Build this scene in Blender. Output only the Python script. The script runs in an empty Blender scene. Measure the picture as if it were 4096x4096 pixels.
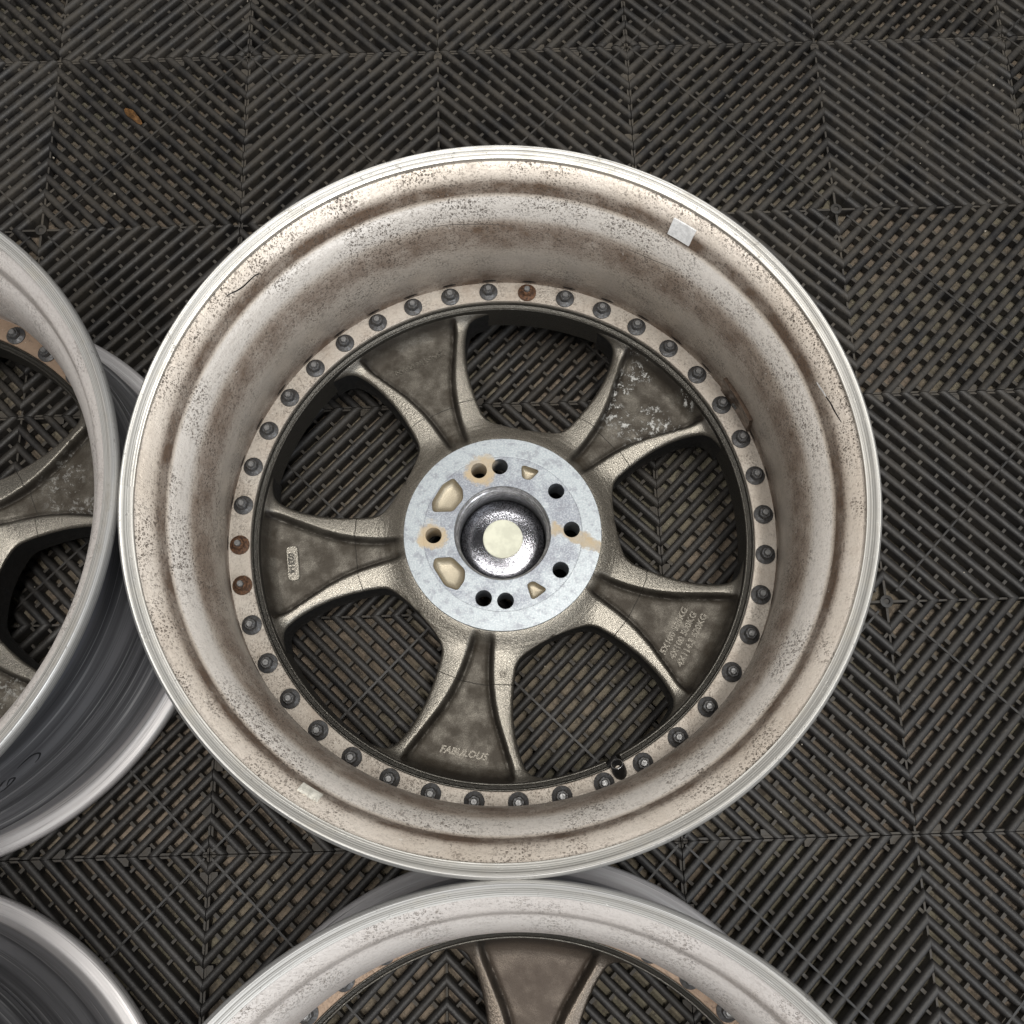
import bpy, bmesh, math, random
from mathutils import Vector, Matrix
random.seed(7)
PI = math.pi
sc = bpy.context.scene
col = sc.collection

# ---------------------------------------------------------------- camera
cd = bpy.data.cameras.new("camera"); cam = bpy.data.objects.new("camera", cd); col.objects.link(cam)
cd.sensor_width = 36; cd.lens = 34.56; cd.clip_start = 0.02; cd.clip_end = 60
cam.location = (0.26077, -0.34357, 0.87525)
cam.rotation_euler = (0.26334, 0.00306, -0.02789)
sc.camera = cam
# ---------------------------------------------------------------- world
w = bpy.data.worlds.new("World"); sc.world = w; w.use_nodes = True
bg = w.node_tree.nodes["Background"]; bg.inputs[0].default_value = (0.90, 0.95, 1.0, 1); bg.inputs[1].default_value = 0.085
sc.view_settings.view_transform = 'Standard'; sc.view_settings.look = 'None'
sc.view_settings.exposure = 0.0; sc.view_settings.gamma = 1
# ---------------------------------------------------------------- lamps of the workshop ceiling, plus one added fill
def area(name, loc, sx, sy, power, color=(1, .97, .92), target=(0.25, -0.2, 0)):
    l = bpy.data.lights.new(name, 'AREA'); l.shape = 'RECTANGLE'; l.size = sx; l.size_y = sy; l.energy = power; l.color = color
    o = bpy.data.objects.new(name, l); col.objects.link(o); o.location = loc
    d = Vector(target) - Vector(loc); o.rotation_euler = d.to_track_quat('-Z', 'Y').to_euler()
    return o
area("ceiling_lamp", (0.62, -0.30, 2.35), 1.1, 0.20, 31, (1, .97, .92))
area("ceiling_lamp", (-0.25, -0.62, 2.35), 1.1, 0.20, 23, (1, .97, .93))
area("ceiling_lamp", (0.30, 1.30, 2.45), 1.4, 0.20, 13, (1, .98, .94))
area("side_fill_light", (1.75, -1.75, 1.95), 1.5, 0.9, 34, (.92, .96, 1.0))  # unseen fill, added to brighten the bare barrel sides facing south-east

# ---------------------------------------------------------------- helpers
def link(name, me, parent=None, mats=()):
    o = bpy.data.objects.new(name, me); col.objects.link(o)
    for m in mats: me.materials.append(m)
    if parent: o.parent = parent
    return o
def smooth(me, ang=35):
    for p in me.polygons: p.use_smooth = True
    me.set_sharp_from_angle(angle=math.radians(ang))
def lathe(name, loop, mat, parent=None, n=240, a0=0.0, a1=2*PI, closed=True, ang=30, matf=None, mats=None, wob=None):
    """loop: list of (r,z) in mm, clockwise or not; revolved about z"""
    full = abs((a1-a0) - 2*PI) < 1e-6
    k = len(loop); vs = []; fs = []
    na = n if full else n+1
    for i in range(na):
        a = a0 + (a1-a0)*i/n; c, s = math.cos(a), math.sin(a)
        for (r, z) in loop: vs.append((r*c/1000, r*s/1000, z/1000))
    cnt = n
    for i in range(cnt):
        j = (i+1) % na
        for q in range(k if closed else k-1):
            q2 = (q+1) % k
            fs.append((i*k+q, j*k+q, j*k+q2, i*k+q2))
    if not full and closed:
        fs.append(tuple(range(k))); fs.append(tuple((na-1)*k+q for q in reversed(range(k))))
    me = bpy.data.meshes.new(name); me.from_pydata(vs, [], fs)
    bm = bmesh.new(); bm.from_mesh(me); bmesh.ops.recalc_face_normals(bm, faces=bm.faces); bm.to_mesh(me); bm.free()
    o = link(name, me, parent, mats or [mat])
    if matf:
        for p in me.polygons: p.material_index = matf(p)
    smooth(me, ang)
    return o
def sstep(a, b, x):
    if a == b: return 0.0 if x < a else 1.0
    t = max(0, min(1, (x-a)/(b-a))); return t*t*(3-2*t)
def interp(tab, x):
    if x <= tab[0][0]: return tab[0][1]
    for (x0, y0), (x1, y1) in zip(tab, tab[1:]):
        if x <= x1: return y0 + (y1-y0)*(x-x0)/(x1-x0)
    return tab[-1][1]

# ---------------------------------------------------------------- node helper
class NT:
    def __init__(s, name):
        s.m = bpy.data.materials.new(name); s.m.use_nodes = True
        s.t = s.m.node_tree; s.b = s.t.nodes["Principled BSDF"]
    def n(s, typ, **kw):
        nd = s.t.nodes.new(typ)
        for k, v in kw.items():
            if k.startswith('i_'):
                key = k[2:]; key = int(key) if key.isdigit() else key.replace('_', ' ')
                s.put(nd.inputs[key], v)
            else: setattr(nd, k, v)
        return nd
    def put(s, inp, v):
        if isinstance(v, bpy.types.NodeSocket): s.t.links.new(v, inp)
        else: inp.default_value = v
    def math(s, op, a, b=0.0, c=0.0, clamp=False):
        nd = s.t.nodes.new('ShaderNodeMath'); nd.operation = op; nd.use_clamp = clamp
        s.put(nd.inputs[0], a); s.put(nd.inputs[1], b); s.put(nd.inputs[2], c); return nd.outputs[0]
    def ramp(s, x, a, b, lo=0.0, hi=1.0, smooth=True):
        nd = s.t.nodes.new('ShaderNodeMapRange'); nd.interpolation_type = 'SMOOTHSTEP' if smooth else 'LINEAR'
        s.put(nd.inputs[0], x)
        for i, v in zip((1, 2, 3, 4), (a, b, lo, hi)): nd.inputs[i].default_value = v
        return nd.outputs[0]
    def mix(s, f, a, b):
        nd = s.t.nodes.new('ShaderNodeMix'); nd.data_type = 'RGBA'
        s.put(nd.inputs[0], f); s.put(nd.inputs[6], a if not isinstance(a, tuple) else (*a[:3], 1)); s.put(nd.inputs[7], b if not isinstance(b, tuple) else (*b[:3], 1))
        return nd.outputs[2]
    def noise(s, vec, scale, detail=3, rough=.55, dist=0.0):
        nd = s.n('ShaderNodeTexNoise'); nd.inputs['Scale'].default_value = scale; nd.inputs['Detail'].default_value = detail
        nd.inputs['Roughness'].default_value = rough; nd.inputs['Distortion'].default_value = dist; s.put(nd.inputs['Vector'], vec); return nd.outputs['Fac']
    def vor(s, vec, scale, feat='F1', rnd=1.0):
        nd = s.n('ShaderNodeTexVoronoi', feature=feat); nd.inputs['Scale'].default_value = scale; nd.inputs['Randomness'].default_value = rnd; s.put(nd.inputs['Vector'], vec); return nd
    def coords(s):
        """object coordinates shifted per wheel, radius, height, angle"""
        tc = s.n('ShaderNodeTexCoord'); sp = s.n('ShaderNodeSeparateXYZ'); s.put(sp.inputs[0], tc.outputs['Object'])
        x, y, z = sp.outputs
        r = s.math('SQRT', s.math('ADD', s.math('MULTIPLY', x, x), s.math('MULTIPLY', y, y)))
        a = s.math('ARCTAN2', y, x)
        geo = s.n('ShaderNodeNewGeometry')
        return geo.outputs['Position'], tc.outputs['Object'], r, z, a
    def xyz(s, a, b, c):
        nd = s.t.nodes.new('ShaderNodeCombineXYZ'); s.put(nd.inputs[0], a); s.put(nd.inputs[1], b); s.put(nd.inputs[2], c); return nd.outputs[0]
    def bump(s, h, strength, dist, nrm=None):
        nd = s.n('ShaderNodeBump'); nd.inputs['Strength'].default_value = strength; nd.inputs['Distance'].default_value = dist
        s.put(nd.inputs['Height'], h)
        if nrm is not None: s.put(nd.inputs['Normal'], nrm)
        return nd.outputs[0]
    def out(s, color=None, rough=None, metal=None, normal=None, **kw):
        if color is not None: s.put(s.b.inputs['Base Color'], color if not isinstance(color, tuple) else (*color[:3], 1))
        if rough is not None: s.put(s.b.inputs['Roughness'], rough)
        if metal is not None: s.put(s.b.inputs['Metallic'], metal)
        if normal is not None: s.put(s.b.inputs['Normal'], normal)
        for k, v in kw.items(): s.put(s.b.inputs[k.replace('_', ' ')], v)
        return s.m

# ---------------------------------------------------------------- materials
def m_machined(name, base=(.68, .665, .625), rlo=.34, rhi=.58, dings=.5, groove=1.0, tint=(.62, .58, .50)):
    n = NT(name); P, O, r, z, a = n.coords()
    rs = n.math('MULTIPLY', r, 900.0); zs = n.math('MULTIPLY', z, 900.0)
    v1 = n.xyz(rs, zs, n.math('MULTIPLY', a, .8)); g1 = n.noise(v1, 1.0, 3, .6)
    v2 = n.xyz(n.math('MULTIPLY', r, 3200.0), n.math('MULTIPLY', z, 3200.0), n.math('MULTIPLY', a, 3.0)); g2 = n.noise(v2, 1.0, 2, .5)
    ln_ = n.math('MULTIPLY', n.ramp(n.math('SINE', n.math('MULTIPLY', r, 2*PI/.00125)), .55, .95), n.math('MULTIPLY', n.ramp(r, .2468, .2478), n.ramp(r, .2515, .2525, 1, 0)))
    dirt = n.ramp(n.noise(P, 38, 5, .65), .50, .72)
    ding = n.math('MAXIMUM', n.ramp(n.noise(P, 190, 4, .7, 1.2), .62, .70), n.ramp(n.noise(n.xyz(n.math('MULTIPLY', a, 26.0), n.math('MULTIPLY', r, 900.0), n.math('MULTIPLY', z, 500.0)), 1.0, 5, .75), .64, .70))
    edge = n.math('MULTIPLY', ding, dings)
    c = n.mix(n.math('MULTIPLY', dirt, .55), base, tint)
    c = n.mix(n.ramp(g1, .50, .62, 0, .65), c, (.22, .21, .20))
    c = n.mix(n.ramp(g2, .54, .66, 0, .6), c, (.25, .24, .22))
    c = n.mix(n.math('MULTIPLY', ln_, .65), c, (.20, .185, .16))
    c = n.mix(n.math('MULTIPLY', n.ramp(r, .2528, .2540), .45), c, (.42, .42, .42))
    c = n.mix(edge, c, (.12, .11, .10))
    h = n.math('ADD', n.math('MULTIPLY', g1, .7*groove), n.math('MULTIPLY', g2, .3*groove))
    h = n.math('SUBTRACT', h, n.math('MULTIPLY', ding, dings))
    ro = n.math('ADD', n.ramp(g1, .35, .65, rlo, rhi), n.math('MULTIPLY', dirt, .15))
    tg = n.n('ShaderNodeTangent', direction_type='RADIAL', axis='Z')
    return n.out(c, ro, .62, n.bump(h, .5, .0004), Anisotropic=.5, Tangent=tg.outputs[0])
def m_raw(name):
    n = NT(name); P, O, r, z, a = n.coords()
    v1 = n.xyz(n.math('MULTIPLY', r, 260.0), n.math('MULTIPLY', z, 330.0), n.math('MULTIPLY', a, 1.1)); g1 = n.noise(v1, 1.0, 4, .65)
    v2 = n.xyz(n.math('MULTIPLY', r, 60.0), n.math('MULTIPLY', z, 95.0), n.math('MULTIPLY', a, .6)); g2 = n.noise(v2, 1.0, 2, .5)
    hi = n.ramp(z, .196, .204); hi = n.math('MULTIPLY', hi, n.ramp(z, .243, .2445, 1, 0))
    c = n.mix(n.ramp(g2, .35, .65), (.15, .15, .16), (.27, .27, .285))
    mb = n.math('MULTIPLY', n.ramp(z, .150, .158), n.ramp(z, .198, .203, 1, 0)); c = n.mix(n.math('MULTIPLY', mb, .8), c, (.30, .31, .34))
    fl = n.ramp(z, .017, .022, 1, 0); c = n.mix(fl, c, (.62, .60, .60))
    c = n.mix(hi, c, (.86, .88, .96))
    c = n.mix(n.ramp(g1, .55, .66, 0, .65), c, (.70, .70, .70))
    dk = n.noise(n.xyz(n.math('MULTIPLY', r, 700.0), n.math('MULTIPLY', z, 700.0), n.math('MULTIPLY', a, 1.5)), 1.0, 3, .7)
    c = n.mix(n.ramp(dk, .56, .68, 0, .6), c, (.06, .06, .065))
    tg = n.n('ShaderNodeTangent', direction_type='RADIAL', axis='Z')
    wv = n.math('SINE', n.math('MULTIPLY', z, 2*PI/.0019))
    h = n.math('ADD', n.math('MULTIPLY', g1, .6), n.math('MULTIPLY', n.math('MULTIPLY', wv, hi), .25))
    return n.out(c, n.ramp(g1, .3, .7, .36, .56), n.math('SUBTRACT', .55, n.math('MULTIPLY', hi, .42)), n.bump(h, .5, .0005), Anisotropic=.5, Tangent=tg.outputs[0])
def m_barrel(name, c0, c1, brown, pits=1.0, band=1.0):
    n = NT(name); P, O, r, z, a = n.coords()
    big = n.noise(P, 9, 4, .6); mid = n.noise(P, 34, 5, .65); fine = n.noise(P, 420, 3, .6)
    c = n.mix(n.ramp(big, .35, .65), c0, c1)
    # brake dust caked in the recess and on the lower wall
    b1 = n.math('MULTIPLY', n.ramp(z, .2135, .217), n.ramp(z, .2235, .2320, 1, 0))
    b2 = n.math('MULTIPLY', n.ramp(z, .150, .178), n.ramp(z, .188, .206, 1, 0))
    b3 = n.ramp(z, .096, .150, 1, 0)
    bb = n.math('MAXIMUM', n.math('MULTIPLY', b1, 1.0*band), n.math('MAXIMUM', n.math('MULTIPLY', b2, .80*band), n.math('MULTIPLY', b3, .85*band)))
    dm = n.math('MULTIPLY', bb, n.ramp(mid, .30, .60, .50, 1.0))
    dm = n.math('ADD', dm, n.math('MULTIPLY', n.ramp(mid, .55, .72), .25), clamp=True)
    c = n.mix(dm, c, brown)
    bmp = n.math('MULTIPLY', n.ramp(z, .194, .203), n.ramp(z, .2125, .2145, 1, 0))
    c = n.mix(n.math('MULTIPLY', bmp, .6*band), c, (.80, .775, .745))  # highlight along the inner bulge, painted in as a paler band
    # corrosion blisters: round pits of several sizes, clustered
    clus = n.ramp(n.noise(P, 22, 4, .6), .40, .62)
    hgt = None; pit = None
    for sc_, th, wgt in ((230, .27, .9), (430, .35, 1.0), (900, .42, .9)):
        v = n.vor(P, sc_); d = v.outputs['Distance']
        sp = n.n('ShaderNodeSeparateColor'); n.put(sp.inputs[0], v.outputs['Color'])
        on = n.ramp(sp.outputs[0], .36, .46)
        on = n.math('MULTIPLY', on, n.math('ADD', n.math('MULTIPLY', n.math('MAXIMUM', clus, n.math('MULTIPLY', bb, .8)), .88), .16))
        disk = n.math('MULTIPLY', n.ramp(d, th*.75, th, 1, 0), on)
        core = n.math('MULTIPLY', n.ramp(d, th*.28, th*.55, 1, 0), on)
        ring = n.math('MULTIPLY', n.math('SUBTRACT', disk, n.math('MULTIPLY', core, .85)), wgt*pits)
        pit = ring if pit is None else n.math('MAXIMUM', pit, ring)
        hh = n.math('SUBTRACT', n.math('MULTIPLY', core, 1.1), n.math('MULTIPLY', disk, .45))
        hgt = hh if hgt is None else n.math('ADD', hgt, hh)
    c = n.mix(n.math('MULTIPLY', pit, .85), c, (.085, .065, .05))
    stv = n.noise(n.xyz(n.math('MULTIPLY', a, 14.0), n.math('MULTIPLY', z, 420.0), n.math('MULTIPLY', r, 160.0)), 1.0, 5, .75)
    c = n.mix(n.math('MULTIPLY', n.ramp(stv, .52, .68), n.ramp(bb, 0, 1, .20, .6)), c, (.15, .11, .085))
    c = n.mix(n.math('MULTIPLY', n.ramp(fine, .50, .66), n.ramp(clus, 0, 1, .12, .40)), c, (.20, .16, .13))
    wh = n.ramp(n.noise(P, 260, 4, .7), .66, .72); c = n.mix(n.math('MULTIPLY', wh, .5), c, (.85, .82, .78))
    h = n.math('ADD', n.math('MULTIPLY', hgt, pits), n.math('MULTIPLY', fine, .35))
    ro = n.math('ADD', n.math('ADD', .36, n.math('MULTIPLY', dm, .35)), n.math('MULTIPLY', mid, .14))
    return n.out(c, ro, n.math('SUBTRACT', .34, n.math('MULTIPLY', dm, .34), clamp=True), n.bump(h, .8, .0009))
def m_paint(name, base=(.17, .158, .136), corr=0.0, brown=(.034, .026, .017), metal=.85):
    n = NT(name); P, O, r, z, a = n.coords()
    at = n.n('ShaderNodeAttribute', attribute_name='pocket'); pk = at.outputs['Fac']
    fine = n.noise(P, 1500, 2, .6); mid = n.noise(P, 60, 5, .6); big = n.noise(P, 14, 4, .6)
    c = n.mix(n.ramp(fine, .42, .66, 0, .55), base, tuple(min(1, q*2.6) for q in base))
    dirt = n.math('MULTIPLY', pk, n.ramp(mid, .25, .65, .45, .95))
    dirt = n.math('ADD', dirt, n.math('MULTIPLY', n.ramp(big, .55, .75), .25), clamp=True)
    c = n.mix(dirt, c, brown)
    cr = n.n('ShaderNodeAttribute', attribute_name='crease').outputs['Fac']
    c = n.mix(n.math('MULTIPLY', cr, n.ramp(mid, .2, .6, .65, .95)), c, (.016, .013, .010))  # grime plus the shade of grooves and rim fillet, painted into the colour
    # casting witness line across every spoke
    rr = n.math('ADD', r, n.math('MULTIPLY', n.noise(P, 90, 3), .0025))
    ln = n.ramp(n.math('ABSOLUTE', n.math('SUBTRACT', rr, .1255)), .00018, .00042, 1, 0)
    c = n.mix(n.math('MULTIPLY', ln, .75), c, (.02, .018, .015))
    sp = n.ramp(n.noise(P, 150, 5, .75, .6), .72, .77)
    wl = n.math('MULTIPLY', sp, n.math('MULTIPLY', pk, .5))
    if corr > 0:
        c1 = n.math('MULTIPLY', n.ramp(n.noise(P, 150, 6, .8, .3), .535, .575), n.ramp(n.noise(P, 28, 2, .5), .44, .52))
        c1 = n.math('MULTIPLY', c1, n.ramp(r, .125, .150))
        wl = n.math('MAXIMUM', wl, n.math('MULTIPLY', n.math('MULTIPLY', c1, pk), corr))
    c = n.mix(wl, c, (.52, .52, .50))
    ro = n.math('ADD', .31, n.math('ADD', n.math('MULTIPLY', dirt, .33), n.math('MULTIPLY', wl, .2)))
    met = n.math('SUBTRACT', metal, n.math('MULTIPLY', n.math('MAXIMUM', dirt, n.math('MAXIMUM', wl, cr)), .5), clamp=True)
    h = n.math('ADD', n.math('MULTIPLY', fine, .8), n.math('ADD', n.math('MULTIPLY', n.noise(P, 500, 3, .6), 1.0), n.math('MULTIPLY', wl, .8)))
    h = n.math('SUBTRACT', h, ln)
    return n.out(c, ro, met, n.bump(h, .5, .0006))
def m_pad(name):
    n = NT(name); P, O, r, z, a = n.coords()
    mid = n.noise(P, 45, 6, .7); fine = n.noise(P, 700, 3, .7); big = n.noise(P, 16, 3, .6)
    inner = n.ramp(r, .0655, .0665, 1, 0)
    c = n.mix(n.math('MULTIPLY', inner, n.ramp(mid, .35, .6)), (.30, .33, .35), (.19, .205, .235))
    c = n.mix(n.ramp(fine, .45, .62, 0, .4), c, (.50, .52, .53))
    c = n.mix(n.ramp(n.noise(P, 130, 5, .75), .48, .64, 0, .6), c, (.17, .175, .20))
    # ochre stains round two bolt holes and one streak to the edge
    x = n.n('ShaderNodeSeparateXYZ'); n.put(x.inputs[0], O)
    def blob(cx, cy, rad):
        dx = n.math('SUBTRACT', x.outputs[0], cx); dy = n.math('SUBTRACT', x.outputs[1], cy)
        d = n.math('SQRT', n.math('ADD', n.math('MULTIPLY', dx, dx), n.math('MULTIPLY', dy, dy)))
        d = n.math('ADD', d, n.math('MULTIPLY', n.math('SUBTRACT', n.noise(P, 75, 5, .75), .5), .024))
        return n.ramp(d, rad*.65, rad, 1, 0)
    s1 = blob(-.016, .055, .0165); s2 = blob(-.059, -.001, .0140)
    # streak: distance to a line running out to the lower right
    ux, uy = math.cos(math.radians(-26)), math.sin(math.radians(-26))
    sx = n.math('SUBTRACT', x.outputs[0], .040); sy = n.math('SUBTRACT', x.outputs[1], .004)
    per = n.math('ABSOLUTE', n.math('SUBTRACT', n.math('MULTIPLY', sy, ux), n.math('MULTIPLY', sx, uy)))
    per = n.math('ADD', per, n.math('MULTIPLY', n.math('SUBTRACT', n.noise(P, 55, 5, .7), .5), .022))
    al = n.math('ADD', n.math('MULTIPLY', sx, ux), n.math('MULTIPLY', sy, uy))
    s3 = n.math('MULTIPLY', n.ramp(per, .003, .0065, 1, 0), n.ramp(al, -.002, .003))
    st = n.math('MAXIMUM', n.math('MAXIMUM', s1, s2), s3)
    c = n.mix(n.math('MULTIPLY', st, n.ramp(mid, .3, .6, .45, .85)), c, (.50, .39, .24))
    scr = n.ramp(n.noise(n.xyz(n.math('MULTIPLY', a, 5.0), n.math('MULTIPLY', r, 900.0), 0.0), 1.0, 3, .7), .68, .73)
    c = n.mix(n.math('MULTIPLY', scr, .35), c, (.2, .21, .22))
    ln = n.ramp(n.math('ABSOLUTE', n.math('SUBTRACT', r, .066)), .0001, .0004, 1, 0)
    h = n.math('SUBTRACT', n.math('ADD', n.math('MULTIPLY', mid, .8), n.math('MULTIPLY', fine, .5)), n.math('MULTIPLY', ln, 1.0))
    ro = n.math('ADD', n.math('ADD', .34, n.math('MULTIPLY', mid, .22)), n.math('MULTIPLY', st, .25))
    return n.out(c, ro, n.math('SUBTRACT', .78, n.math('MULTIPLY', st, .5)), n.bump(h, .35, .0004))
def m_simple(name, c, rough, metal=0.0, var=.25, scale=300, bumpd=.0002, dark=None):
    n = NT(name); geo = n.n('ShaderNodeNewGeometry'); P = geo.outputs['Position']
    f = n.noise(P, scale, 4, .65)
    c2 = dark or tuple(q*(1-var*1.6) for q in c)
    cc = n.mix(n.ramp(f, .35, .65), c, c2)
    return n.out(cc, n.ramp(f, .3, .7, max(.03, rough-.08), rough+.1), metal, n.bump(f, .4, bumpd))
def m_mat():
    n = NT("moulded_black_plastic"); geo = n.n('ShaderNodeNewGeometry'); P = geo.outputs['Position']; N = geo.outputs['Normal']
    big = n.noise(P, 2.6, 4, .6); mid = n.noise(P, 28, 5, .65); fine = n.noise(P, 260, 5, .7)
    sp = n.n('ShaderNodeSeparateXYZ'); n.put(sp.inputs[0], P); sn = n.n('ShaderNodeSeparateXYZ'); n.put(sn.inputs[0], N)
    far = n.ramp(sp.outputs[1], -.35, .25)                      # the back of the floor is dustier
    low = n.ramp(sp.outputs[2], -.0012, -.0045)                 # dirt lies in the lower grid
    up = n.ramp(sn.outputs[2], .35, 1.0)
    d = n.math('MULTIPLY', n.ramp(mid, .30, .66), n.math('ADD', .17, n.math('MULTIPLY', far, .42)))
    d = n.math('ADD', d, n.math('MULTIPLY', n.math('MULTIPLY', low, up), .50))
    d = n.math('MULTIPLY', d, n.ramp(big, .30, .6, .6, 1.0))
    d = n.math('MULTIPLY', d, n.ramp(fine, .25, .6, .4, 1.0))
    c = n.mix(d, (.014, .0135, .014), (.088, .075, .058))
    oi = n.n('ShaderNodeObjectInfo'); rv = oi.outputs['Random']
    c = n.mix(n.ramp(rv, 0, 1, 0, .40, False), c, n.mix(.5, c, (.045, .041, .036)))
    sf = n.ramp(n.noise(P, 75, 6, .8, 1.5), .60, .68)
    c = n.mix(n.math('MULTIPLY', n.math('MULTIPLY', sf, up), .50), c, (.11, .10, .09))
    spk = n.ramp(n.noise(P, 520, 3, .7), .735, .76)
    c = n.mix(n.math('MULTIPLY', spk, .55), c, (.42, .40, .36))
    ro = n.math('ADD', .40, n.math('ADD', n.math('MULTIPLY', d, .45), n.math('MULTIPLY', fine, .18)))
    h = n.math('ADD', n.math('MULTIPLY', fine, 1.0), n.math('MULTIPLY', n.noise(P, 1100, 2), .5))
    return n.out(c, ro, 0.0, n.bump(h, .45, .0008))
def m_concrete():
    n = NT("grimy_concrete"); geo = n.n('ShaderNodeNewGeometry'); P = geo.outputs['Position']
    a = n.noise(P, 22, 6, .7); b = n.noise(P, 210, 5, .7); v = n.vor(P, 330).outputs['Distance']; cl = n.noise(P, 7, 3)
    c = n.mix(n.ramp(a, .35, .65), (.165, .13, .095), (.225, .178, .135))
    c = n.mix(n.ramp(cl, .42, .62, 0, .7), c, (.15, .145, .10))
    c = n.mix(n.ramp(n.noise(P, 60, 4, .7), .50, .64, 0, .8), c, (.06, .05, .04))
    c = n.mix(n.ramp(b, .50, .66), c, (.10, .085, .065))
    c = n.mix(n.ramp(v, .05, .22, .6, 0), c, (.42, .34, .27))
    return n.out(c, .9, 0.0, n.bump(n.math('ADD', b, n.math('MULTIPLY', v, .6)), .8, .0015))

M = dict(
    lip=m_machined("machined_lip"),
    lip2=m_machined("worn_lip", base=(.80, .785, .75), dings=.45, rlo=.34, rhi=.58),
    raw=m_raw("turned_aluminium"),
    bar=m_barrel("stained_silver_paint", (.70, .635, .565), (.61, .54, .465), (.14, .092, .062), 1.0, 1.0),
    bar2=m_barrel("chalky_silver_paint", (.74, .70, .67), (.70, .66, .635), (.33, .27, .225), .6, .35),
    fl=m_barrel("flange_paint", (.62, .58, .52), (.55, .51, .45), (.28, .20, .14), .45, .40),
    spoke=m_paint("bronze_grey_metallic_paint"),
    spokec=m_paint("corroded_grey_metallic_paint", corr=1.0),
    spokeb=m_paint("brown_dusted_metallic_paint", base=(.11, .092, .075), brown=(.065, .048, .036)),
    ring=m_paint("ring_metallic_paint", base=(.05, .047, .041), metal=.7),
    pad=m_pad("zinc_bright_pad"),
    gold=m_simple("pale_gold_cast_metal", (.42, .37, .28), .42, .65, .15, 1400, .0006),
    chrome=m_simple("speckled_chrome", (.34, .34, .37), .17, 1.0, .75, 1100, .00025),
    bore=m_simple("turned_bore_metal", (.50, .50, .51), .38, .8, .3, 200),
    cream=m_simple("cream_foam_pad", (.66, .66, .53), .55, 0, .10, 90, .0003),
    nut=m_simple("dark_grey_steel", (.12, .122, .128), .50, .55, .55, 520, .0007, (.07, .066, .062)),
    rust=m_simple("rusty_steel", (.15, .072, .035), .75, .2, .4, 520, .0009, (.05, .028, .018)),
    stud=m_simple("grey_stud_steel", (.34, .34, .34), .42, .7, .3, 500),
    weight=m_simple("silver_foil_pad", (.80, .80, .80), .6, .0, .15, 300, .0004),
    tape=m_simple("torn_pale_foam", (.66, .64, .57), .8, 0, .2, 300, .0006),
    brownw=m_simple("brown_coated_weight", (.20, .145, .11), .45, .45, .3, 160, .0003),
    black=m_simple("black_rubber", (.02, .02, .02), .4, 0, .3, 300),
    ink=m_simple("black_marker_ink", (.012, .012, .014), .5, 0, .1),
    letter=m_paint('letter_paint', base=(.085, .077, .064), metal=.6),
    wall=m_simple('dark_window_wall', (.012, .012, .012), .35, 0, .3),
    steel=m_simple('bright_valve_rim', (.6, .6, .6), .25, 1, .1),
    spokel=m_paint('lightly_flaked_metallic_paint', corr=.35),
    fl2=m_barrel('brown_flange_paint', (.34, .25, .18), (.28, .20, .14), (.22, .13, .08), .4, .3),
    notch=m_simple('painted_notch_shade', (.045, .03, .022), .7, 0, .5, 300),  # notch shade as a flat dark colour
    mat=m_mat(), conc=m_concrete(),
    leaf=m_simple("dry_brown_leaf", (.30, .15, .05), .7, 0, .4, 200, .0006),
)

# ================================================================ SETTING: floor under a grid of moulded tiles
T = 0.4; Hh = T/2; NP = 11; PIT = Hh/NP; RW = .0036
floor_me = bpy.data.meshes.new("floor")
floor_me.from_pydata([(-1.6, -2.0, 0), (2.4, -2.0, 0), (2.4, 2.2, 0), (-1.6, 2.2, 0)], [], [(0, 1, 2, 3)])
floor = link("floor", floor_me, None, [M['conc']]); floor.location = (0, 0, -.0175); floor['kind'] = 'structure'
ZF = .0175

def box(bm, cx, cy, ux, uy, hl, hw, z0, z1):
    """box centred cx,cy ; long axis (ux,uy) half length hl; half width hw"""
    px, py = -uy, ux; v = []
    for z in (z0, z1):
        for s, t in ((-1, -1), (1, -1), (1, 1), (-1, 1)):
            v.append(bm.verts.new((cx+ux*hl*s+px*hw*t, cy+uy*hl*s+py*hw*t, z)))
    for f in ((4, 5, 6, 7), (0, 4, 7, 3), (0, 1, 5, 4), (1, 2, 6, 5), (2, 3, 7, 6)): bm.faces.new([v[i] for i in f])
# lower grid of one tile (shared by every tile)
bm = bmesh.new(); rt = math.sqrt(.5)
EDG = Hh-.0004
for qd in range(4):
    cq, sq = [(1, 0), (0, 1), (-1, 0), (0, -1)][qd]
    for m in range(2, 2*NP):
        d = m*PIT; slen = d*rt if m <= NP else (2*Hh-d)*rt
        jmax = int(slen/.0193)+2
        for j in range(-jmax, jmax+1):
            s = .0193*(j+.5*(m % 2))
            if abs(s) > slen-.0045: continue
            x = d/2 + s*rt; y = d/2 - s*rt
            X, Y = x*cq-y*sq, x*sq+y*cq
            ux, uy = rt*cq-rt*sq, rt*sq+rt*cq
            k = .0055
            box(bm, X, Y, ux, uy, k, .0013+random.uniform(-.0002, .0003), -.0142, -.0052+random.uniform(-.0004, .0004))
for sx, sy in ((1, 0), (0, 1)):
    box(bm, 0, 0, sx, sy, EDG, .0009, -.0145, -.0048)
for k in range(4):
    ux, uy = [(1, 0), (0, 1), (-1, 0), (0, -1)][k]
    box(bm, ux*(EDG-.0009), uy*(EDG-.0009), -uy, ux, EDG, .0009, -.0150, -.0042)
    # flat gusset plates along the seam
    for i in range(-10, 11, 1):
        if (i*7+k*3) % 4 == 0:
            box(bm, ux*(EDG-.0036)-uy*i*PIT, uy*(EDG-.0036)+ux*i*PIT, -uy, ux, .0042, .0035, -.0122, -.0047)
bmesh.ops.recalc_face_normals(bm, faces=bm.faces)
grid_me = bpy.data.meshes.new("floor_tile"); bm.to_mesh(grid_me); bm.free(); grid_me.materials.append(M['mat'])
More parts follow.
